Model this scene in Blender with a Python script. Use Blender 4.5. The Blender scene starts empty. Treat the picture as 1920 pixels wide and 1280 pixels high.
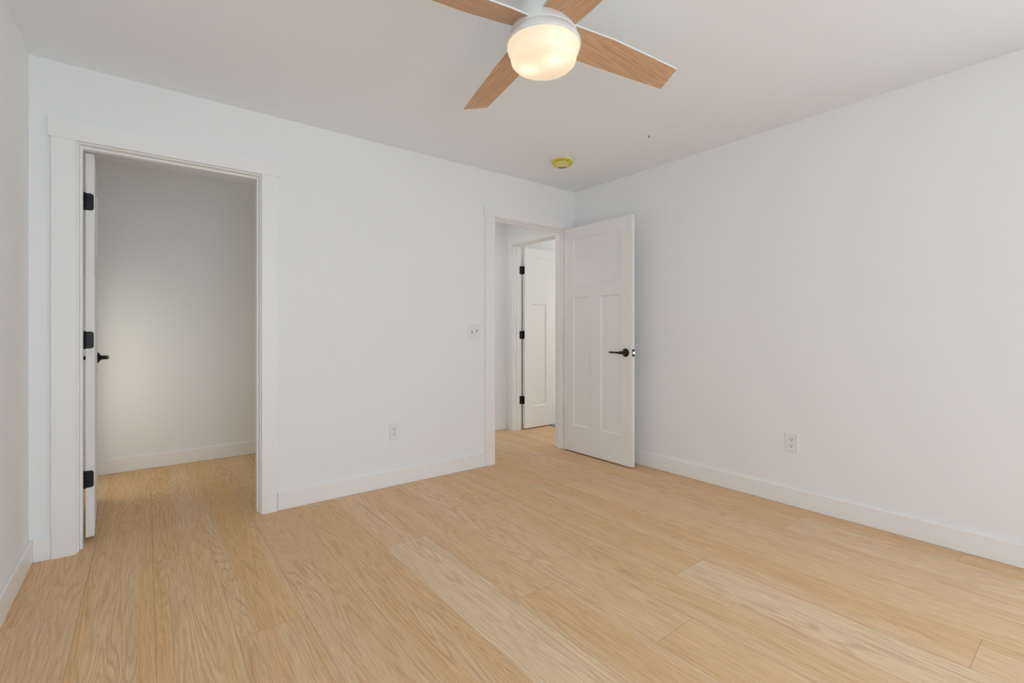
import bpy, bmesh, math, random
from mathutils import Vector, Matrix
SC = bpy.context.scene
C = SC.collection
PI = math.pi

# ------------------------------------------------------------------ camera
cam_d = bpy.data.cameras.new('camera')
cam = bpy.data.objects.new('camera', cam_d)
C.objects.link(cam)
cam.location = (0, 0, 1.11)
cam.rotation_euler = (PI/2, 0, math.radians(52.187-90))
cam_d.sensor_width = 36
cam_d.lens = 884.42/1920*36
cam_d.shift_y = -20.7/1920
cam_d.clip_start = 0.02
SC.camera = cam

# ------------------------------------------------------------------ daylight + exposure
SC.view_settings.view_transform = 'Standard'
SC.view_settings.look = 'None'
SC.view_settings.exposure = 0.0
SC.view_settings.gamma = 1
w = bpy.data.worlds.new('daylight')
SC.world = w
w.use_nodes = True
bg = w.node_tree.nodes['Background']
bg.inputs[0].default_value = (0.732, 0.862, 1.0, 1)
bg.inputs[1].default_value = 6.1
SC.cycles.max_bounces = 16
SC.cycles.diffuse_bounces = 12
SC.cycles.transparent_max_bounces = 12
SC.cycles.sample_clamp_indirect = 8
SC.cycles.caustics_reflective = False
SC.cycles.caustics_refractive = False


def area(name, loc, rot, sx, sy, energy=0, color=(1, 1, 1), portal=False):
    l = bpy.data.lights.new(name, 'AREA')
    l.shape = 'RECTANGLE'; l.size = sx; l.size_y = sy; l.energy = energy; l.color = color
    o = bpy.data.objects.new(name, l)
    o.location = loc; o.rotation_euler = rot
    C.objects.link(o)
    if portal:
        l.cycles.is_portal = True
    return o


# room dimensions (metres, camera stands at x=0, y=0)
WT = 0.115
XL, XR = -0.441, 3.241          # left and right wall
YB, YF = -2.10, 3.189           # wall behind the camera, wall with the two doorways
YC = 3.304                      # other side of the doorway wall
H = 2.425
CL_Y, CL_X = 4.80, 1.60         # closet back, closet right
HX, HY = 3.220, 4.250           # hall end wall (with door), hall far wall
RX, RY0 = 5.60, 1.80            # room beyond
W1 = (-0.34, 1.05, 0.04, 2.12)   # unseen window behind the viewer, assumed as daylight source: x0, x1, z0, z1
W2 = (2.40, 3.70, 0.60, 2.05)   # unseen window of the room beyond, assumed to light it: y0, y1, z0, z1
W3 = (4.10, 4.55, 0.25, 1.40)   # unseen closet window added to light its back wall: y0, y1, z0, z1
area('window_portal', (XL-WT-0.02, (W3[0]+W3[1])/2, (W3[2]+W3[3])/2), (0, -PI/2, 0), W3[3]-W3[2], W3[1]-W3[0], portal=True)
W4 = (-1.95, -0.22, 0.25, 2.12)   # unseen right-wall window behind the viewer, added to light the left wall: y0, y1, z0, z1
area('window_portal', (XR+WT+0.02, (W4[0]+W4[1])/2, (W4[2]+W4[3])/2), (0, PI/2, 0), W4[3]-W4[2], W4[1]-W4[0], portal=True)
area('window_portal', ((W1[0]+W1[1])/2, YB-0.02, (W1[2]+W1[3])/2), (PI/2, 0, 0), W1[1]-W1[0], W1[3]-W1[2], portal=True)
area('window_portal', (RX+0.02, (W2[0]+W2[1])/2, (W2[2]+W2[3])/2), (0, PI/2, 0), W2[3]-W2[2], W2[1]-W2[0], portal=True)
added_light = bpy.data.lights.new('added_hall_light', 'AREA')     # unseen light without a fixture, added at the ceiling to brighten the hall
added_light.shape = 'DISK'; added_light.size = 0.16; added_light.energy = 1.9; added_light.color = (1.0, 0.95, 0.88)
lo = bpy.data.objects.new('added_hall_light', added_light)
lo.location = (2.35, 3.78, H-0.01)
C.objects.link(lo)

# ------------------------------------------------------------------ helpers


def srgb(r, g, b):
    f = lambda c: (c/255/12.92) if c/255 <= 0.04045 else ((c/255+0.055)/1.055)**2.4
    return (f(r), f(g), f(b), 1)


def mat(name, col, rough=0.5, spec=0.5, metal=0.0, bump=None):
    m = bpy.data.materials.new(name)
    m.use_nodes = True
    nt = m.node_tree
    b = nt.nodes['Principled BSDF']
    b.inputs['Base Color'].default_value = col
    b.inputs['Roughness'].default_value = rough
    b.inputs['Metallic'].default_value = metal
    b.inputs['Specular IOR Level'].default_value = spec
    if bump:
        sc, st, dist = bump
        tc = nt.nodes.new('ShaderNodeTexCoord')
        n = nt.nodes.new('ShaderNodeTexNoise')
        n.inputs['Scale'].default_value = sc
        n.inputs['Detail'].default_value = 3
        bp = nt.nodes.new('ShaderNodeBump')
        bp.inputs['Strength'].default_value = st
        bp.inputs['Distance'].default_value = dist
        nt.links.new(tc.outputs['Object'], n.inputs['Vector'])
        nt.links.new(n.outputs['Fac'], bp.inputs['Height'])
        nt.links.new(bp.outputs['Normal'], b.inputs['Normal'])
    return m


M = {}
M['wall'] = mat('wall_paint', (0.865, 0.88, 0.89, 1), 0.75, 0.25, bump=(90, 0.08, 0.002))
M['ceil'] = mat('ceiling_paint', (0.86, 0.898, 0.93, 1), 0.9, 0.15, bump=(140, 0.10, 0.002))
M['trim'] = mat('trim_paint', (0.88, 0.885, 0.885, 1), 0.38, 0.5)
M['door'] = mat('door_paint', (0.85, 0.85, 0.85, 1), 0.42, 0.45)
M['black'] = mat('black_metal', (0.006, 0.006, 0.007, 1), 0.42, 0.35)
M['steel'] = mat('steel', (0.75, 0.75, 0.74, 1), 0.25, 0.5, 1.0)
M['plate'] = mat('white_plastic', (0.83, 0.84, 0.84, 1), 0.3, 0.5)
M['slot'] = mat('dark_slot', (0.02, 0.02, 0.02, 1), 0.6, 0.2)
M['fanwhite'] = mat('white_enamel', (0.80, 0.81, 0.79, 1), 0.35, 0.5)
M['yellow'] = mat('yellow_plastic', (0.72, 0.60, 0.06, 1), 0.35, 0.5)
M['yellowpale'] = mat('pale_yellow_plastic', (0.74, 0.72, 0.26, 1), 0.35, 0.5)
M['ink'] = mat('dark_red_ink', (0.16, 0.05, 0.02, 1), 0.5)
M['inkg'] = mat('olive_ink', (0.17, 0.14, 0.01, 1), 0.5)
M['rug'] = mat('grey_pile', (0.36, 0.37, 0.38, 1), 0.95, 0.1, bump=(400, 0.8, 0.004))


def nd(nt, t, **kw):
    n = nt.nodes.new(t)
    for k, v in kw.items():
        setattr(n, k, v)
    return n


def math_n(nt, op, a, b=None, c=None):
    n = nd(nt, 'ShaderNodeMath', operation=op)
    for i, v in enumerate((a, b, c)):
        if v is None: continue
        if isinstance(v, (int, float)): n.inputs[i].default_value = v
        else: nt.links.new(v, n.inputs[i])
    return n.outputs[0]


def mixc(nt, fac, a, b, mode='MIX'):
    n = nd(nt, 'ShaderNodeMix', data_type='RGBA', blend_type=mode)
    for s, v in ((n.inputs[0], fac), (n.inputs[6], a), (n.inputs[7], b)):
        if isinstance(v, (int, float, tuple)): s.default_value = v
        else: nt.links.new(v, s)
    return n.outputs[2]


def ramp(nt, fac, pts):
    n = nd(nt, 'ShaderNodeValToRGB')
    e = n.color_ramp.elements
    while len(e) < len(pts): e.new(0.5)
    for el, (p, c) in zip(e, pts):
        el.position = p; el.color = (c, c, c, 1) if isinstance(c, (int, float)) else c
    nt.links.new(fac, n.inputs[0])
    return n.outputs[0]


def noise(nt, vec, scale, detail=2, rough=0.5, dist=0.0):
    n = nd(nt, 'ShaderNodeTexNoise')
    n.inputs['Scale'].default_value = scale
    n.inputs['Detail'].default_value = detail
    n.inputs['Roughness'].default_value = rough
    n.inputs['Distortion'].default_value = dist
    nt.links.new(vec, n.inputs['Vector'])
    return n.outputs['Fac']


def vmap(nt, vec, scale):
    n = nd(nt, 'ShaderNodeVectorMath', operation='MULTIPLY')
    nt.links.new(vec, n.inputs[0]); n.inputs[1].default_value = scale
    return n.outputs[0]


def floor_material():
    m = bpy.data.materials.new('oak_planks')
    m.use_nodes = True
    nt = m.node_tree
    b = nt.nodes['Principled BSDF']
    uv = nd(nt, 'ShaderNodeUVMap', uv_map='plank')        # u across the plank, v along it, metres
    at = nd(nt, 'ShaderNodeAttribute', attribute_name='tone')   # r tone, g seed, b warmth
    sep = nd(nt, 'ShaderNodeSeparateColor')
    nt.links.new(at.outputs['Color'], sep.inputs[0])
    tone, seed, warm = sep.outputs
    cmb = nd(nt, 'ShaderNodeCombineXYZ')
    nt.links.new(math_n(nt, 'MULTIPLY', seed, 37.0), cmb.inputs[2])
    add = nd(nt, 'ShaderNodeVectorMath', operation='ADD')
    nt.links.new(uv.outputs[0], add.inputs[0]); nt.links.new(cmb.outputs[0], add.inputs[1])
    V = add.outputs[0]
    # growth rings cut through the board: a slowly wandering height field sliced into thin lines
    field = noise(nt, vmap(nt, V, (7.5, 0.55, 1)), 1.0, 2, 0.45, 0.2)
    fine = noise(nt, vmap(nt, V, (60, 5, 1)), 1.0, 2, 0.5)
    ph = math_n(nt, 'ADD', math_n(nt, 'MULTIPLY', field, 150.0), math_n(nt, 'MULTIPLY', fine, 2.2))
    rings = math_n(nt, 'SINE', ph)
    rings = ramp(nt, math_n(nt, 'MULTIPLY_ADD', rings, 0.5, 0.5), [(0.0, 0.0), (0.62, 0.12), (0.97, 1.0)])
    strength = ramp(nt, noise(nt, vmap(nt, V, (5, 0.7, 1)), 1.3, 2), [(0.35, 0.15), (0.68, 1.0)])
    ringm = math_n(nt, 'MULTIPLY', rings, strength)
    fibre = noise(nt, vmap(nt, V, (260, 7, 1)), 1.0, 3, 0.6)
    pores = ramp(nt, noise(nt, vmap(nt, V, (420, 16, 1)), 1.0, 1, 0.5), [(0.60, 0.0), (0.72, 1.0)])
    bands = noise(nt, vmap(nt, V, (13, 0.22, 1)), 1.0, 2, 0.5)
    light = srgb(*LIGHT_WOOD); mid = srgb(*MID_WOOD); dark = srgb(*DARK_WOOD)
    base = mixc(nt, tone, mid, light)
    base = mixc(nt, math_n(nt, 'MULTIPLY', warm, 0.55), base, srgb(*WARM_WOOD))
    base = mixc(nt, math_n(nt, 'MULTIPLY', ramp(nt, bands, [(0.42, 0.0), (0.66, 1.0)]), 0.55), base, light)
    base = mixc(nt, math_n(nt, 'MULTIPLY', ringm, 0.30), base, dark)
    base = mixc(nt, math_n(nt, 'MULTIPLY', ramp(nt, fibre, [(0.38, 0.0), (0.70, 1.0)]), 0.34), base, dark)
    base = mixc(nt, math_n(nt, 'MULTIPLY', pores, 0.25), base, dark)
    # fine dark lines where boards meet
    uve = nd(nt, 'ShaderNodeUVMap', uv_map='edge')
    se = nd(nt, 'ShaderNodeSeparateXYZ'); nt.links.new(uve.outputs[0], se.inputs[0])
    gap = math_n(nt, 'LESS_THAN', math_n(nt, 'MINIMUM', se.outputs[0], se.outputs[1]), 0.0011)
    base = mixc(nt, math_n(nt, 'MULTIPLY', gap, 0.42), base, srgb(120, 84, 54))
    nt.links.new(base, b.inputs['Base Color'])
    nt.links.new(math_n(nt, 'MULTIPLY_ADD', fibre, 0.12, 0.40), b.inputs['Roughness'])
    b.inputs['Specular IOR Level'].default_value = 0.22
    bp = nd(nt, 'ShaderNodeBump'); bp.inputs['Strength'].default_value = 0.12; bp.inputs['Distance'].default_value = 0.001
    nt.links.new(math_n(nt, 'SUBTRACT', fibre, math_n(nt, 'MULTIPLY', gap, 2.0)), bp.inputs['Height'])
    nt.links.new(bp.outputs[0], b.inputs['Normal'])
    return m


LIGHT_WOOD = (236, 211, 177)
MID_WOOD = (228, 188, 145)
DARK_WOOD = (158, 108, 68)
WARM_WOOD = (234, 188, 122)
M['floor'] = floor_material()


def blade_material():
    m = bpy.data.materials.new('blade_wood')
    m.use_nodes = True
    nt = m.node_tree
    b = nt.nodes['Principled BSDF']
    tc = nd(nt, 'ShaderNodeTexCoord')
    V = tc.outputs['Object']
    f1 = noise(nt, vmap(nt, V, (4, 150, 1)), 1.0, 3, 0.6)
    fld = noise(nt, vmap(nt, V, (1.2, 12, 1)), 1.0, 2, 0.5)
    rg = math_n(nt, 'SINE', math_n(nt, 'ADD', math_n(nt, 'MULTIPLY', fld, 75), math_n(nt, 'MULTIPLY', f1, 3)))
    base = mixc(nt, ramp(nt, f1, [(0.3, 0.0), (0.75, 1.0)]), srgb(226, 190, 156), srgb(188, 146, 114))
    base = mixc(nt, math_n(nt, 'MULTIPLY', math_n(nt, 'MULTIPLY_ADD', rg, 0.5, 0.5), 0.30), base, srgb(172, 126, 92))
    nt.links.new(base, b.inputs['Base Color'])
    b.inputs['Roughness'].default_value = 0.5
    b.inputs['Specular IOR Level'].default_value = 0.25
    return m


M['blade'] = blade_material()


def glow_glass():
    m = bpy.data.materials.new('frosted_glass')
    m.use_nodes = True
    nt = m.node_tree
    nt.nodes.clear()
    out = nd(nt, 'ShaderNodeOutputMaterial')
    tr = nd(nt, 'ShaderNodeBsdfTranslucent'); tr.inputs[0].default_value = (1.0, 0.96, 0.90, 1)
    df = nd(nt, 'ShaderNodeBsdfDiffuse'); df.inputs[0].default_value = (0.85, 0.80, 0.70, 1)
    gl = nd(nt, 'ShaderNodeBsdfGlossy'); gl.inputs['Roughness'].default_value = 0.15
    em = nd(nt, 'ShaderNodeEmission'); em.inputs[0].default_value = (1.0, 0.72, 0.45, 1); em.inputs[1].default_value = GLASS_E
    m1 = nd(nt, 'ShaderNodeMixShader'); m1.inputs[0].default_value = 0.35
    m2 = nd(nt, 'ShaderNodeMixShader'); m2.inputs[0].default_value = 0.04
    ad = nd(nt, 'ShaderNodeAddShader')
    L = nt.links.new
    L(tr.outputs[0], m1.inputs[1]); L(df.outputs[0], m1.inputs[2])
    L(m1.outputs[0], m2.inputs[1]); L(gl.outputs[0], m2.inputs[2])
    L(m2.outputs[0], ad.inputs[0]); L(em.outputs[0], ad.inputs[1]); L(ad.outputs[0], out.inputs[0])
    return m


def emis(name, col, s):
    m = bpy.data.materials.new(name)
    m.use_nodes = True
    nt = m.node_tree
    nt.nodes.clear()
    out = nd(nt, 'ShaderNodeOutputMaterial')
    em = nd(nt, 'ShaderNodeEmission'); em.inputs[0].default_value = col; em.inputs[1].default_value = s
    nt.links.new(em.outputs[0], out.inputs[0])
    return m


GLASS_E = 0.16
BULB_E = 4.3
M['glass'] = glow_glass()
M['bulb'] = emis('lit_bulb', (1.0, 0.84, 0.64, 1), BULB_E)


def pane_material(name, tint):
    m = bpy.data.materials.new(name)
    m.use_nodes = True
    nt = m.node_tree
    nt.nodes.clear()
    out = nd(nt, 'ShaderNodeOutputMaterial')
    t = nd(nt, 'ShaderNodeBsdfTransparent'); t.inputs[0].default_value = tint
    g = nd(nt, 'ShaderNodeBsdfGlossy'); g.inputs['Roughness'].default_value = 0.02
    mx = nd(nt, 'ShaderNodeMixShader'); mx.inputs[0].default_value = 0.06
    L = nt.links.new
    L(t.outputs[0], mx.inputs[1]); L(g.outputs[0], mx.inputs[2]); L(mx.outputs[0], out.inputs[0])
    return m


M['pane'] = pane_material('window_glass', (0.97, 0.98, 0.98, 1))
M['pane_warm'] = pane_material('light_warming_glass', (1.0, 0.94, 0.85, 1))  # tint added to the glass to warm daylight in the room beyond
M['pane_amber'] = pane_material('light_warming_amber_glass', (1.0, 0.90, 0.76, 1))  # stronger tint, added to warm the light of the added closet window


def bx(bm, x0, x1, y0, y1, z0, z1):
    vs = [bm.verts.new((x, y, z)) for x in (x0, x1) for y in (y0, y1) for z in (z0, z1)]
    for f in ((0, 1, 3, 2), (4, 6, 7, 5), (0, 4, 5, 1), (2, 3, 7, 6), (0, 2, 6, 4), (1, 5, 7, 3)):
        bm.faces.new([vs[i] for i in f])
    return vs


def lathe(bm, prof, seg=48, center=(0, 0), cap=True, mi=0):
    """prof: list of (z, r) from top to bottom, around the z axis"""
    rings = []
    for z, r in prof:
        if r <= 1e-6:
            rings.append([bm.verts.new((center[0], center[1], z))])
        else:
            rings.append([bm.verts.new((center[0]+r*math.cos(2*PI*i/seg), center[1]+r*math.sin(2*PI*i/seg), z)) for i in range(seg)])
    for a, b_ in zip(rings, rings[1:]):
        for i in range(seg):
            j = (i+1) % seg
            if len(a) == 1 and len(b_) == 1: continue
            if len(a) == 1: f = bm.faces.new((a[0], b_[j], b_[i]))
            elif len(b_) == 1: f = bm.faces.new((a[i], a[j], b_[0]))
            else: f = bm.faces.new((a[i], a[j], b_[j], b_[i]))
            f.smooth = True; f.material_index = mi
    if cap:
        for r_ in (rings[0], rings[-1]):
            if len(r_) > 1:
                f = bm.faces.new(r_); f.material_index = mi
    return rings


def prism(bm, pts, z0, z1):
    """extrude the xy polygon pts from z0 to z1"""
    a = [bm.verts.new((x, y, z0)) for x, y in pts]
    b_ = [bm.verts.new((x, y, z1)) for x, y in pts]
    bm.faces.new(a); bm.faces.new(b_)
    n = len(pts)
    for i in range(n):
        bm.faces.new((a[i], a[(i+1) % n], b_[(i+1) % n], b_[i]))
    return a+b_


def rrect(w_, h_, r, seg=5):
    pts = []
    for cx, cy, a0 in ((w_/2-r, h_/2-r, 0), (-w_/2+r, h_/2-r, 90), (-w_/2+r, -h_/2+r, 180), (w_/2-r, -h_/2+r, 270)):
        for i in range(seg+1):
            a = math.radians(a0+90*i/seg)
            pts.append((cx+r*math.cos(a), cy+r*math.sin(a)))
    return pts


def obj(name, bm, m, parent=None, mtx=None, bevel=0, smooth=False, mats=None):
    bmesh.ops.recalc_face_normals(bm, faces=bm.faces)
    me = bpy.data.meshes.new(name)
    bm.to_mesh(me); bm.free()
    for q in (mats or [m]): me.materials.append(q)
    o = bpy.data.objects.new(name, me)
    C.objects.link(o)
    if parent: o.parent = parent
    if mtx is not None: o.matrix_local = mtx
    if bevel:
        b = o.modifiers.new('bevel', 'BEVEL')
        b.width = bevel; b.segments = 2; b.limit_method = 'ANGLE'; b.angle_limit = math.radians(40)
    return o


def thing(name, label, cat, mtx=None, loc=None, group=None, kind=None):
    o = bpy.data.objects.new(name, None)
    o.empty_display_size = 0.1
    C.objects.link(o)
    if mtx is not None: o.matrix_world = mtx
    if loc is not None: o.location = loc
    return tag(o, label, cat, group, kind)


def tag(o, label, cat, group=None, kind=None):
    o['label'] = label; o['category'] = cat
    if group: o['group'] = group
    if kind: o['kind'] = kind
    return o


def struct(name, boxes, m, label, cat, bevel=0, origin=(0, 0, 0)):
    bm = bmesh.new()
    for b in boxes: bx(bm, *b)
    o = obj(name, bm, m, bevel=bevel)
    return tag(o, label, cat, kind='structure')


# ------------------------------------------------------------------ floor: individual boards laid along y
def build_floor():
    rnd = random.Random(11)
    PW, L = 0.2345, 2.26
    joint = {2: 3.25, 3: 3.12, 10: 0.20, 11: 1.95, -2: 2.54, -1: 3.37, 0: 2.845, 1: 1.95, 4: 2.305, 5: 1.525, 6: 1.01, 7: 2.50, 8: 1.238, 9: 0.303, 12: 1.161, 13: 0.478}
    light = {(4, 0.045): .95, (8, -1.022): .95, (12, -1.099): .75}
    bm = bmesh.new()
    uvl = bm.loops.layers.uv.new('plank')
    uve = bm.loops.layers.uv.new('edge')
    col = bm.loops.layers.float_color.new('tone')
    X0, X1, Y0, Y1 = XL-WT, RX+WT, YB-WT, CL_Y+WT
    k = -4
    while 0.027+PW*k < X1:
        a, b = 0.027+PW*k, 0.027+PW*(k+1)
        j = joint.get(k, rnd.uniform(0, L))
        y = j-L*math.ceil((j-Y0)/L)
        while y < Y1:
            ya, yb = y, y+L
            tone = rnd.choice([0.0, 0.1, 0.2, 0.3, 0.4]); warm = rnd.choice([0.0, 0.2, 0.5, 0.3])
            seed = rnd.random()
            for (kk, yy), t in light.items():
                if kk == k and abs(ya-yy) < 0.05: tone = t; warm = 0.1
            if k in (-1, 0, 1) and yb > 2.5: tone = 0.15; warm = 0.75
            x0, x1, y0, y1 = max(a, X0), min(b, X1), max(ya, Y0), min(yb, Y1)
            if x1 > x0 and y1 > y0:
                # four triangles meeting at the plank's middle line give the distance to the nearest edge
                hw = (x1-x0)/2; xm = (x0+x1)/2
                P = {'a': (x0, y0), 'b': (x1, y0), 'c': (x1, y1), 'd': (x0, y1), 'e': (xm, y0+hw), 'f': (xm, y1-hw)}
                if y1-y0 > 2*hw+0.01:
                    vv = {n_: bm.verts.new((p[0], p[1], 0)) for n_, p in P.items()}
                    edge = {'a': 0, 'b': 0, 'c': 0, 'd': 0, 'e': hw, 'f': hw}
                    fs = ('abe', 'bcfe', 'cdf', 'daef')
                else:
                    vv = {n_: bm.verts.new((P[n_][0], P[n_][1], 0)) for n_ in 'abcd'}
                    edge = {n_: 1 for n_ in 'abcd'}
                    fs = ('abcd',)
                for s in fs:
                    f = bm.faces.new([vv[c] for c in s])
                    for l, c in zip(f.loops, s):
                        px, py = l.vert.co.x, l.vert.co.y
                        l[uvl].uv = (px-a, py-ya)
                        l[uve].uv = (edge[c], edge[c])
                        l[col] = (tone, seed, warm, 1)
            y += L
        k += 1
    for f in bm.faces:
        f.normal_update()
        if f.normal.z < 0: f.normal_flip()
    me = bpy.data.meshes.new('floor')
    # slab under the boards gives the floor its thickness
    bx(bm, X0, X1, Y0, Y1, -0.08, -0.001)
    bm.to_mesh(me); bm.free()
    me.materials.append(M['floor'])
    o = bpy.data.objects.new('floor', me)
    C.objects.link(o)
    return tag(o, 'light oak plank floor running through the room, closet and hall', 'floor', kind='structure')


build_floor()

# ------------------------------------------------------------------ shell
DH = 2.045          # underside of the head jamb
O1 = (-0.265, 0.545)   # closet opening between jamb faces (x)
O2 = (2.290, 3.086)    # room doorway (x)
O3 = (3.335, 4.120)    # doorway across the hall (y)
JT = 0.019


def wall_x(y0, y1, x0, x1, holes):
    """boxes of a wall running along x, with holes (a, b, z0, z1)"""
    out = []; x = x0
    for a, b, z0, z1 in holes:
        out.append((x, a, y0, y1, 0, H))
        if z0 > 0: out.append((a, b, y0, y1, 0, z0))
        out.append((a, b, y0, y1, z1, H))
        x = b
    out.append((x, x1, y0, y1, 0, H))
    return out


def swap(boxes):
    return [(c, d, a, b, e, f) for a, b, c, d, e, f in boxes]


struct('wall_front', wall_x(YF, YC, XL-WT, XR, [(O1[0]-JT, O1[1]+JT, 0, DH+JT), (O2[0]-JT, O2[1]+JT, 0, DH+JT)]), M['wall'],
       'white painted wall with the closet doorway and the hall doorway', 'wall')
struct('wall_right', swap(wall_x(XR, XR+WT, YB-WT, YC, [W4])), M['wall'], 'plain white wall on the right with one outlet low down', 'wall')
struct('wall_left', [(XL-WT, XL, YB-WT, YF, 0, H)], M['wall'], 'narrow strip of white wall at the left edge', 'wall')
struct('wall_behind', wall_x(YB-WT, YB, XL, XR, [W1]), M['wall'], 'white wall with an assumed window behind the viewer', 'wall')
struct('wall_closet_back', [(XL-WT, CL_X+WT, CL_Y, CL_Y+WT, 0, H)], M['wall'], 'shaded white back wall inside the closet', 'wall')
struct('wall_closet_left', swap(wall_x(XL-WT, XL, YC, CL_Y, [W3])), M['wall'], 'white side wall of the closet behind its door', 'wall')
struct('wall_closet_right', [(CL_X, CL_X+WT, YC, CL_Y, 0, H)], M['wall'], 'white side wall between closet and hall', 'wall')
struct('wall_hall_back', [(CL_X+WT, RX+WT, HY, HY+WT, 0, H)], M['wall'], 'white far wall of the hall seen through the open doorway', 'wall')
struct('wall_hall_end', swap(wall_x(HX, HX+WT, YC, HY, [(O3[0]-JT, O3[1]+JT, 0, DH+JT)])), M['wall'],
       'white hall end wall that holds the second door frame', 'wall')
struct('wall_beyond_right', swap(wall_x(RX, RX+WT, RY0, HY, [W2])), M['wall'], 'white wall with an assumed window in the room beyond the hall', 'wall')
struct('wall_beyond_front', [(XR+WT, RX+WT, RY0-WT, RY0, 0, H)], M['wall'], 'white near wall of the room beyond the hall', 'wall')
struct('ceiling', [(XL-WT, RX+WT, YB-WT, CL_Y+WT, H, H+0.10)], M['ceil'], 'flat matte white ceiling', 'ceiling')

# baseboards
BH, BT = 0.112, 0.014
CW = 0.091            # casing width
c1l, c1r = O1[0]-0.098, O1[1]+0.096   # outer edges of the casings
c2l = O2[0]-0.098
BB = [
    ('baseboard_front', [(XL+BT, c1l, YF-BT, YF, 0, BH), (c1r, c2l, YF-BT, YF, 0, BH)], 'white flat baseboard along the doorway wall'),
    ('baseboard_right', [(XR-BT, XR, YB, YF, 0, BH)], 'white flat baseboard along the right wall'),
    ('baseboard_left', [(XL, XL+BT, YB, YF, 0, BH)], 'white flat baseboard at the left edge of the view'),
    ('baseboard_behind', [(XL+BT, XR-BT, YB, YB+BT, 0, BH)], 'white baseboard under the assumed window behind the viewer'),
    ('baseboard_closet_back', [(XL+BT, CL_X-BT, CL_Y-BT, CL_Y, 0, BH)], 'white baseboard along the closet back wall'),
    ('baseboard_closet_left', [(XL, XL+BT, YC, CL_Y, 0, BH)], 'white baseboard on the closet side wall behind the door'),
    ('baseboard_closet_right', [(CL_X-BT, CL_X, YC, CL_Y, 0, BH)], 'white baseboard on the closet side wall away from the door'),
    ('baseboard_hall_back', [(CL_X+WT, HX-BT, HY-BT, HY, 0, BH)], 'short white baseboard seen through the hall doorway'),
    ('baseboard_hall_end', [(HX-BT, HX, O3[1]+0.105, HY, 0, BH)], 'narrow white baseboard stub beside the second door frame'),
]
for n, b, l in BB:
    struct(n, b, M['trim'], l, 'baseboard', bevel=0.004)


# ------------------------------------------------------------------ door frames
def frame(prefix_no, mtx, width, depth, side, labels, cw=(CW, CW), stop_v=(0.045, 0.08), far=True):
    """local frame: u (x) across the opening from 0 to width, v (y) from the near wall face (0) to the far one (depth), z up.
    side: +1 normal"""
    n = prefix_no
    R, T = 0.007, 0.018
    def s(name, boxes, label, cat='door trim', bv=0.0015):
        bm = bmesh.new()
        for b in boxes: bx(bm, *b)
        bmesh.ops.transform(bm, matrix=mtx, verts=bm.verts)
        return tag(obj(name, bm, M['trim'], bevel=bv), label, cat, kind='structure')
    hb = DH+0.007
    s('trim_%d' % n, [(-R-cw[0], -R, -T, 0, 0, hb)], labels[0])
    s('trim_%d' % (n+1), [(width+R, width+R+cw[1], -T, 0, 0, hb)], labels[1])
    s('trim_%d' % (n+2), [(-R-cw[0]-0.012, width+R+cw[1]+0.010, -T-0.003, 0, hb, hb+0.093)], labels[2])
    # jamb lining with its stop, one piece
    v0, v1 = stop_v
    st = 0.011
    s('trim_%d' % (n+3), [(-JT, 0, 0, depth, 0, DH), (width, width+JT, 0, depth, 0, DH), (-JT, width+JT, 0, depth, DH, DH+JT),
                          (0, st, v0, v1, 0, DH), (width-st, width, v0, v1, 0, DH), (st, width-st, v0, v1, DH-st, DH)],
      labels[3], 'door jamb', 0.001)
    if far:
        s('trim_%d' % (n+4), [(-R-cw[0], -R, depth, depth+T, 0, hb), (width+R, width+R+cw[1], depth, depth+T, 0, hb),
                              (-R-cw[0]-0.01, width+R+cw[1]+0.01, depth, depth+T+0.003, hb, hb+0.093)], labels[4])


frame(1, Matrix.Translation((O1[0], YF, 0)), O1[1]-O1[0], WT, 1,
      ['wide white casing left of the closet doorway, next to the left wall', 'white casing right of the closet doorway',
       'white flat header board above the closet doorway', 'white jamb lining the closet doorway',
       'white casing around the closet doorway on its inner side'], cw=(0.091, 0.086), stop_v=(0.040, 0.075), far=False)
frame(6, Matrix.Translation((O2[0], YF, 0)), O2[1]-O2[0], WT, 1,
      ['white casing left of the hall doorway, beside the light switch', 'white casing right of the hall doorway, behind its open door',
       'white header board above the hall doorway', 'white jamb lining the hall doorway', 'white casing of the hall doorway on its hall side'],
      cw=(CW, CW), stop_v=(0.040, 0.075), far=False)
# doorway across the hall: u runs along -y from the far jamb, v runs along +x
m3 = Matrix(((0, 1, 0, HX), (-1, 0, 0, O3[1]), (0, 0, 1, 0), (0, 0, 0, 1)))
frame(11, m3, O3[1]-O3[0], WT, 1,
      ['white casing beside the black hinges of the door across the hall', 'hidden near casing of the door frame across the hall',
       'white header board above the door across the hall', 'white jamb lining the doorway across the hall', 'inner casing of the doorway across the hall'],
      cw=(0.080, 0.006), stop_v=(0.040, 0.075), far=False)


# ------------------------------------------------------------------ door leaves
LT = 0.035


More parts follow.
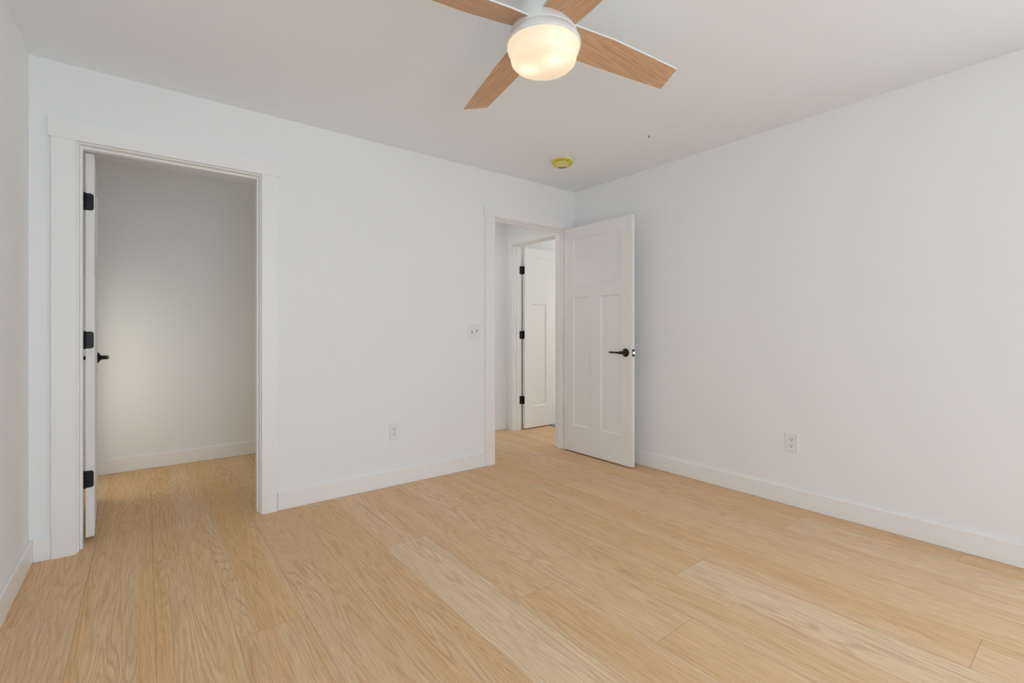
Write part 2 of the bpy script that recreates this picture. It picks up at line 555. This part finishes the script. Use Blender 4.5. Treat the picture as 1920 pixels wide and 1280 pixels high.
def leaf_mesh(wd, ht):
    """three panel craftsman leaf, u (x) 0..wd from the hinge edge, y 0..LT, z 0..ht, recessed panels on both faces"""
    bm = bmesh.new()
    s = 0.117
    m0, m1 = wd/2-0.058, wd/2+0.058
    xs = [0, s, m0, m1, wd-s, wd]
    zs = [0, 0.238, 1.396, 1.512, 1.925, ht]
    d, sl = 0.009, 0.008

    def quad(p):
        bm.faces.new([bm.verts.new(v) for v in p])

    def face(y, sg):
        yi = y+sg*d
        panels = [(s, m0, zs[1], zs[2]), (m1, wd-s, zs[1], zs[2]), (s, wd-s, zs[3], zs[4])]
        for i in range(5):
            for j in range(5):
                a, b, c, e = xs[i], xs[i+1], zs[j], zs[j+1]
                cx, cz = (a+b)/2, (c+e)/2
                if any(p[0] < cx < p[1] and p[2] < cz < p[3] for p in panels): continue
                quad([(a, y, c), (b, y, c), (b, y, e), (a, y, e)])
        for a, b, c, e in panels:
            o = [(a, y, c), (b, y, c), (b, y, e), (a, y, e)]
            n = [(a+sl, yi, c+sl), (b-sl, yi, c+sl), (b-sl, yi, e-sl), (a+sl, yi, e-sl)]
            for i in range(4):
                quad([o[i], o[(i+1) % 4], n[(i+1) % 4], n[i]])
            quad(n)
    face(0, 1); face(LT, -1)
    quad([(0, 0, 0), (0, LT, 0), (0, LT, ht), (0, 0, ht)])
    quad([(wd, 0, 0), (wd, LT, 0), (wd, LT, ht), (wd, 0, ht)])
    quad([(0, 0, 0), (wd, 0, 0), (wd, LT, 0), (0, LT, 0)])
    quad([(0, 0, ht), (wd, 0, ht), (wd, LT, ht), (0, LT, ht)])
    bmesh.ops.remove_doubles(bm, verts=bm.verts, dist=1e-5)
    return bm


def handle(parent, u, z, sg, toward):
    """lever handle on the leaf: sg -1 on the y=0 face, +1 on the y=LT face; the lever points to `toward` (-1 = hinge)"""
    root_m = Matrix.Translation((u, 0 if sg < 0 else LT, z)) @ Matrix.Rotation(-sg*PI/2, 4, 'X')   # local z points out of the leaf
    bm = bmesh.new()
    lathe(bm, [(0, 0.034), (0.004, 0.034), (0.008, 0.030), (0.014, 0.021), (0.019, 0.0145), (0.024, 0.0125), (0.052, 0.0125), (0.056, 0.011), (0.057, 0)], 32)
    h = obj('rosette', bm, M['black'], parent, root_m)
    # lever: a slim bar leaving the neck, in the leaf's plane
    bm = bmesh.new()
    pts = [(0.004, 0.054, 0.0125, 0.0095), (0.018, 0.056, 0.0120, 0.0085), (0.030, 0.057, 0.0090, 0.0065), (0.070, 0.056, 0.0070, 0.0052), (0.110, 0.053, 0.0068, 0.0050), (0.138, 0.048, 0.0062, 0.0046)]
    rings = []
    for l, o_, hh, tt in pts:
        rings.append([bm.verts.new((toward*l, hh*math.cos(a), o_-0.006+tt*math.sin(a))) for a in [2*PI*i/14 for i in range(14)]])
    for a, b in zip(rings, rings[1:]):
        for i in range(14):
            f = bm.faces.new((a[i], a[(i+1) % 14], b[(i+1) % 14], b[i])); f.smooth = True
    bm.faces.new(rings[0]); bm.faces.new(rings[-1])
    obj('lever', bm, M['black'], h)
    return h


def hinge(parent, z, pin, leaf_on_edge=True, jamb=None, extra=0.0):
    """black butt hinge: plate let into the leaf's hinge edge, knuckle barrel, second plate on the jamb.
    pin: (x, y) of the barrel in leaf space; jamb: list of a 4x4 placing a plate whose local x runs away from the barrel"""
    bm = bmesh.new()
    hh = 0.089
    # plate on the edge (x slightly < 0), spanning the thickness, outer corners rounded
    y_in = pin[1]
    wdt = 0.032
    sg = 1 if y_in < LT/2 else -1
    r = 0.013
    prof = [(0, -hh/2), (0, hh/2)]
    for i in range(6):
        a = PI/2*(1-i/5); prof.append((wdt-r+r*math.cos(a), hh/2-r+r*math.sin(a)))
    for i in range(6):
        a = -PI/2*i/5; prof.append((wdt-r+r*math.cos(a), -hh/2+r+r*math.sin(a)))
    e0 = (0 if sg > 0 else LT)
    vs = prism(bm, prof, -0.0016, 0.0)
    for v in vs:
        q, zz, t = v.co
        v.co = (t-0.0002, e0+sg*(q), z+zz)
    # barrel with its five knuckles and ball tips
    bb = bmesh.new()
    for i in range(5):
        za = z-hh/2+hh*i/5
        lathe(bb, [(za+0.0008, 0.0062), (za+hh/5-0.0008, 0.0062)], 20, pin)
    lathe(bb, [(z-hh/2-0.004, 0.0), (z-hh/2-0.002, 0.004), (z+hh/2+0.002, 0.004), (z+hh/2+0.004, 0.0)], 16, pin, cap=False)
    h = obj('hinge', bm, M['black'], parent)
    obj('barrel', bb, M['black'], h)
    if jamb is not None:
        bj = bmesh.new()
        vs = prism(bj, prof, 0.0, 0.0016)
        for v in vs:
            q, zz, t = v.co
            p = jamb @ Vector((q, t, z+zz))
            v.co = p
        obj('jamb_plate', bj, M['black'], h)
    return h


def latch(parent, wd, z):
    bm = bmesh.new()
    vs = prism(bm, rrect(0.026, 0.057, 0.004), 0, 0.0014)
    for v in vs:
        q, zz, t = v.co
        v.co = (wd+t+0.0002, LT/2+q, z+zz)
    pl = obj('latch_plate', bm, M['black'], parent)
    bm = bmesh.new()
    prof = [(0, -0.006), (0.011, 0.005), (0.011, 0.006), (0, 0.006)]
    vs = prism(bm, prof, -0.009, 0.009)
    for v in vs:
        q, zz, t = v.co
        v.co = (wd+0.0015+q, LT/2+zz, z+t)
    obj('latch_bolt', bm, M['steel'], pl)


def door(name, label, origin, ang, wd, z0, ht, pin, jamb_world, hz=(1.785, 1.060, 0.330), hsides=(-1, 1), hu=None, hand=0.92):
    """ang: direction of the leaf's u axis in degrees; origin = hinge corner at y=0 face"""
    mt = Matrix.Translation((origin[0], origin[1], z0)) @ Matrix.Rotation(math.radians(ang), 4, 'Z')
    root = thing(name, label, 'door', mtx=mt, kind='structure')
    obj('leaf', leaf_mesh(wd, ht), M['door'], root, bevel=0.0012)
    jm = mt.inverted() @ jamb_world if jamb_world is not None else None
    for z in hz:
        hinge(root, z-z0, pin, jamb=(Matrix.Translation((jm.translation.x, jm.translation.y, 0)) @ jm.to_3x3().to_4x4()) if jm is not None else None)
    for s in hsides:
        handle(root, wd-0.062, hand-z0, s, -1)
    latch(root, wd, hand-z0)
    return root


# closet door: u runs into the closet (+y), opened a little past square; y=0 face looks to +x (the opening), so u axis at 92.5 deg means +x is local -y
CA = 92.6
jw1 = Matrix(((0, 1, 0, O1[0]+0.0002), (-1, 0, 0, YC-0.001), (0, 0, 1, 0), (0, 0, 0, 1)))
door('door_1', 'white closet door swung back into the closet, seen almost edge on', (-0.2145, 3.320), CA, 0.777, 0.026, 2.012,
     (-0.006, LT+0.0045), jw1, hand=0.935)
# room door: u runs towards the viewer (-y), face y=0 looks to -x
door('door_2', 'white three-panel door standing open against the right wall, black lever handle', (3.072, 3.166), -90, 0.772, 0.013, 2.028,
     (-0.004, LT+0.006), None, hand=0.930)
# door across the hall: u along +x, face y=0 looks to -y
jw = Matrix(((-1, 0, 0, 3.334), (0, -1, 0, O3[1]-0.0003), (0, 0, 1, 0), (0, 0, 0, 1)))
door('door_3', 'white panelled door standing open across the hall, three black hinges', (3.346, 4.078), 0, 0.762, 0.013, 2.028,
     (-0.004, LT+0.003), jw, hand=0.930, hsides=(-1,))


# ------------------------------------------------------------------ unseen windows, assumed or added for light (behind the viewer and in the room beyond)
def window(name, label, mtx, wd, z0, z1, pane='pane'):
    """local x across, y 0 = room face, +y outwards"""
    root = thing(name, label, 'window', mtx=mtx, kind='structure')
    f = 0.045
    bm = bmesh.new()
    for b in ((0, f, 0.05, 0.10, z0, z1), (wd-f, wd, 0.05, 0.10, z0, z1), (f, wd-f, 0.05, 0.10, z0, z0+f), (f, wd-f, 0.05, 0.10, z1-f, z1),
              (wd/2-0.025, wd/2+0.025, 0.055, 0.095, z0+f, z1-f)):
        bx(bm, *b)
    obj('window_frame', bm, M['trim'], root, bevel=0.002)
    for a, b in ((f, wd/2-0.025), (wd/2+0.025, wd-f)):
        bm = bmesh.new(); bx(bm, a, b, 0.073, 0.077, z0+f, z1-f)
        obj('pane', bm, M[pane], root)
    bm = bmesh.new()
    for b in ((-0.09, 0, -0.018, 0, z0, z1), (wd, wd+0.09, -0.018, 0, z0, z1), (-0.10, wd+0.10, -0.021, 0, z1, z1+0.093), (-0.09, wd+0.09, -0.016, 0, z0-0.10, z0-0.02)):
        bx(bm, *b)
    obj('window_casing', bm, M['trim'], root, bevel=0.0015)
    bm = bmesh.new(); bx(bm, -0.10, wd+0.10, -0.035, 0.0, z0-0.02, z0); bx(bm, 0, wd, 0, 0.05, z0-0.02, z0+0.001)
    obj('sill', bm, M['trim'], root, bevel=0.002)


mw = Matrix.Translation((W1[1], YB, 0)) @ Matrix.Rotation(PI, 4, 'Z')
window('assumed_window_1', 'assumed white double window behind the viewer, unseen', mw, W1[1]-W1[0], W1[2], W1[3])
mw2 = Matrix.Translation((RX, W2[1], 0)) @ Matrix.Rotation(-PI/2, 4, 'Z')
window('assumed_window_2', 'assumed white window of the room beyond the hall, unseen', mw2, W2[1]-W2[0], W2[2], W2[3], 'pane_warm')

mw4 = Matrix.Translation((XR, W4[1], 0)) @ Matrix.Rotation(-PI/2, 4, 'Z')
window('added_window_4', 'unseen white window added in the right wall, behind the viewer', mw4, W4[1]-W4[0], W4[2], W4[3])
mw3 = Matrix.Translation((XL, W3[0], 0)) @ Matrix.Rotation(PI/2, 4, 'Z')
window('added_closet_window', 'small unseen window added to light the closet, hidden behind its door', mw3, W3[1]-W3[0], W3[2], W3[3], 'pane_amber')

# ------------------------------------------------------------------ ceiling fan
FX, FY = 1.188, 1.337
fan = thing('ceiling_fan', 'white ceiling fan with four light wood blades and a lit frosted glass bowl', 'ceiling fan', loc=(FX, FY, H))
FZ = lambda z: z-H
bm = bmesh.new()
lathe(bm, [(FZ(H), 0.078), (FZ(2.405), 0.080), (FZ(2.395), 0.076), (FZ(2.385), 0.074)], 64)
obj('canopy', bm, M['fanwhite'], fan)
bm = bmesh.new()
lathe(bm, [(FZ(2.386), 0.074), (FZ(2.345), 0.079), (FZ(2.318), 0.086), (FZ(2.292), 0.096), (FZ(2.268), 0.108), (FZ(2.245), 0.119), (FZ(2.225), 0.1265), (FZ(2.218), 0.1280),
           (FZ(2.216), 0.1265)], 64)
obj('motor_housing', bm, M['fanwhite'], fan)
bm = bmesh.new()
lathe(bm, [(FZ(2.213), 0.106), (FZ(2.214), 0.1285), (FZ(2.211), 0.131), (FZ(2.200), 0.1375), (FZ(2.190), 0.1405), (FZ(2.182), 0.1410), (FZ(2.179), 0.1395), (FZ(2.180), 0.134), (FZ(2.196), 0.128)], 64)
obj('light_kit_ring', bm, M['fanwhite'], fan)
# glass bowl: open shell
bm = bmesh.new()
lathe(bm, [(FZ(2.190), 0.134), (FZ(2.180), 0.1365), (FZ(2.170), 0.1362), (FZ(2.160), 0.1325), (FZ(2.152), 0.1275), (FZ(2.144), 0.1250), (FZ(2.132), 0.1240),
           (FZ(2.122), 0.1205), (FZ(2.114), 0.1130), (FZ(2.108), 0.100), (FZ(2.105), 0.080), (FZ(2.103), 0.045), (FZ(2.1025), 0)], 72, cap=False)
bowl = obj('glass_bowl', bm, M['glass'], fan)
for dx, dy in ((0.000, -0.062), (-0.035, 0.045)):
    bm = bmesh.new()
    lathe(bm, [(0.022, 0), (0.020, 0.010), (0.012, 0.018), (0, 0.022), (-0.012, 0.018), (-0.020, 0.010), (-0.022, 0)], 20, cap=False)
    obj('bulb', bm, M['bulb'], bowl, Matrix.Translation((dx, dy, FZ(2.142))))


def blade_mesh():
    # stations along both long edges: (x-, y-), (x+, y+)
    st = [((0.085, -0.078), (0.090, 0.053)), ((0.175, -0.100), (0.180, 0.043)), ((0.268, -0.122), (0.306, 0.020)), ((0.440, -0.146), (0.480, -0.017)), ((0.615, -0.170), (0.661, -0.057))]
    bm = bmesh.new()
    th = 0.0065
    rows = []
    for (xa, ya), (xb, yb) in st:
        za, zb = 0.045-0.050*xa, 0.014-0.036*xb
        rows.append([bm.verts.new(v) for v in ((xa, ya, za-th/2), (xb, yb, zb-th/2), (xb, yb, zb+th/2), (xa, ya, za+th/2))])
    for a, b in zip(rows, rows[1:]):
        for i in range(4):
            bm.faces.new((a[i], a[(i+1) % 4], b[(i+1) % 4], b[i])).material_index = 0 if i == 0 else 1
    bm.faces.new(rows[0]).material_index = 1
    bm.faces.new(rows[-1]).material_index = 1
    return bm


b0 = obj('blade', blade_mesh(), None, fan, Matrix.Translation((0, 0, FZ(2.220))), mats=[M['blade'], M['fanwhite']])
for k in (1, 2, 3):
    c = b0.copy(); C.objects.link(c); c.parent = fan
    ml = Matrix.Translation((0, 0, FZ(2.220))) @ Matrix.Rotation(PI/2*k, 4, 'Z')
    if k == 2:      # this blade sits a little higher and steeper than the others
        ml = ml @ Matrix.Rotation(math.radians(-1.8), 4, 'Y') @ Matrix.Rotation(math.radians(-4), 4, 'X')
    c.matrix_local = ml

# ------------------------------------------------------------------ smoke detector
sd = thing('smoke_detector', 'round white smoke detector under a yellow dust cover, on the ceiling near the corner', 'smoke detector', loc=(2.535, 2.635, H))
bm = bmesh.new()
lathe(bm, [(0, 0.078), (-0.007, 0.079), (-0.010, 0.077), (-0.011, 0.072)], 48)
obj('base', bm, M['plate'], sd)
bm = bmesh.new()
lathe(bm, [(-0.012, 0.0765), (-0.018, 0.0800), (-0.025, 0.0790), (-0.0275, 0.0765), (-0.0285, 0.0500)], 48)
view = math.atan2(2.635, 2.535)
# the loose cover hangs a few degrees lower on its corner side
tilt = Matrix.Translation((0, 0, -0.026)) @ Matrix.Rotation(math.radians(8), 4, Vector((-math.sin(view), math.cos(view), 0))) @ Matrix.Translation((0, 0, 0.022))
cov = obj('dust_cover', bm, M['yellow'], sd, tilt)
bm = bmesh.new()
lathe(bm, [(-0.0284, 0.0505), (-0.0298, 0.0495), (-0.0303, 0.040), (-0.0305, 0)], 48, cap=False)
obj('cover_face', bm, M['yellowpale'], cov)
# printed marks round the cover: small dark blocks following its slope
bm = bmesh.new(); bm2 = bmesh.new()
rnd = random.Random(4)
def mark(b, ang, r0, r1, wdt):
    # follows the cover's shallow slope
    def pz(r): return -0.0275-(0.0765-r)/0.0265*0.001-0.0006
    t = wdt/2/((r0+r1)/2)
    q = [(r0, -t), (r1, -t), (r1, t), (r0, t)]
    lo = [b.verts.new((r*math.cos(ang+tt), r*math.sin(ang+tt), pz(r))) for r, tt in q]
    hi = [b.verts.new((r*math.cos(ang+tt), r*math.sin(ang+tt), pz(r)+0.001)) for r, tt in q]
    b.faces.new(lo); b.faces.new(hi)
    for i in range(4): b.faces.new((lo[i], lo[(i+1) % 4], hi[(i+1) % 4], hi[i]))
for i in range(9):
    a = view+0.42-i*0.105
    mark(bm, a, 0.054+rnd.uniform(0, .003), 0.0735+rnd.uniform(-.003, .001), rnd.uniform(0.004, 0.0068))
for i in range(12):
    a = view+PI+0.75-i*0.13
    mark(bm2, a, 0.057+rnd.uniform(0, .003), 0.069+rnd.uniform(-.003, .003), rnd.uniform(0.003, 0.006))
obj('printed_marks', bm, M['ink'], cov)
obj('printed_marks', bm2, M['inkg'], cov)

# small dark screw left in the ceiling
bm = bmesh.new()
lathe(bm, [(0, 0.0022), (-0.010, 0.0022), (-0.0101, 0.0045), (-0.013, 0.0038), (-0.0138, 0)], 16)
sc_ = obj('ceiling_screw', bm, M['slot'], None, Matrix.Translation((2.682, 1.948, H)))
tag(sc_, 'tiny dark screw sticking out of the bare ceiling', 'screw')


# ------------------------------------------------------------------ wall plates; local x right, y up, z out of the wall
def wall_mtx(pos, normal):
    n = Vector(normal); up = Vector((0, 0, 1)); r = up.cross(n)
    m = Matrix((r, up, n)).transposed().to_4x4(); m.translation = Vector(pos)
    return m


def plate_part(root, wd, ht, th=0.0065):
    bm = bmesh.new()
    a = [bm.verts.new((x, y, 0)) for x, y in rrect(wd, ht, 0.003, 3)]
    b = [bm.verts.new((x, y, th*0.45)) for x, y in rrect(wd, ht, 0.003, 3)]
    c = [bm.verts.new((x, y, th)) for x, y in rrect(wd-0.006, ht-0.006, 0.003, 3)]
    n = len(a)
    for p, q in ((a, b), (b, c)):
        for i in range(n): bm.faces.new((p[i], p[(i+1) % n], q[(i+1) % n], q[i]))
    bm.faces.new(a); bm.faces.new(c)
    return obj('wall_plate', bm, M['plate'], root)


def screw(root, x, y, z, r=0.0028):
    bm = bmesh.new()
    lathe(bm, [(0, r), (0.0008, r*0.85), (0.0010, 0)], 12, (x, y))
    o = obj('screw', bm, M['plate'], root, Matrix.Translation((0, 0, z)))
    bm = bmesh.new(); bx(bm, x-r*0.8, x+r*0.8, y-0.0004, y+0.0004, 0.0009, 0.0012)
    obj('screw_slot', bm, M['slot'], o)


def outlet(label, pos, normal, wd, ht):
    r = thing('wall_outlet', label, 'outlet', mtx=wall_mtx(pos, normal), group='duplex wall outlets')
    plate_part(r, wd, ht)
    for s in (1, -1):
        cy = s*0.0195
        bm = bmesh.new()
        pts = []
        R = 0.0172
        for i in range(28):
            a = 2*PI*i/28
            pts.append((R*math.cos(a), cy+max(-0.0142, min(0.0142, R*math.sin(a)))))
        prism(bm, pts, 0.006, 0.0082)
        f = obj('receptacle', bm, M['plate'], r)
        bm = bmesh.new()
        bx(bm, -0.0078, -0.0052, cy+0.0005, cy+0.0095, 0.0080, 0.0086)
        bx(bm, 0.0052, 0.0078, cy+0.0010, cy+0.0088, 0.0080, 0.0086)
        lathe(bm, [(0.0080, 0.0030), (0.0086, 0.0030)], 14, (0, cy-0.0068))
        obj('slots', bm, M['slot'], f)
    screw(r, 0, 0, 0.0065)
    return r


outlet('smaller white duplex outlet low on the doorway wall, between the two doorways', (1.404, YF, 0.384), (0, -1, 0), 0.072, 0.116)
outlet('white duplex outlet low on the plain right wall', (XR, 1.277, 0.398), (-1, 0, 0), 0.078, 0.120)
sw = thing('light_switch', 'white double toggle light switch plate left of the hall doorway', 'light switch', mtx=wall_mtx((2.088, YF, 1.102), (0, -1, 0)))
plate_part(sw, 0.116, 0.114)
for s, up in ((-1, 1), (1, -1)):
    cx = s*0.0230
    bm = bmesh.new(); bx(bm, cx-0.0052, cx+0.0052, -0.012, 0.012, 0.006, 0.0069)
    q = obj('toggle_slot', bm, M['slot'], sw)
    bm = bmesh.new()
    vs = bx(bm, cx-0.0042, cx+0.0042, -0.0055, 0.0055, 0.003, 0.019)
    bmesh.ops.rotate(bm, verts=vs, cent=(cx, 0, 0.003), matrix=Matrix.Rotation(-up*math.radians(24), 3, 'X'))
    obj('toggle', bm, M['plate'], sw, bevel=0.001)
    for y in (0.030, -0.030):
        screw(sw, cx, y, 0.0065)

# grey rug in the room beyond
bm = bmesh.new()
prism(bm, rrect(0.9, 0.6, 0.03, 5), 0.0005, 0.014)
rg = obj('rug', bm, M['rug'], None, Matrix.Translation((4.17, 3.79, 0)) @ Matrix.Rotation(math.radians(0), 4, 'Z'), bevel=0.003)
tag(rg, 'sliver of grey rug on the oak floor under the door across the hall', 'rug')
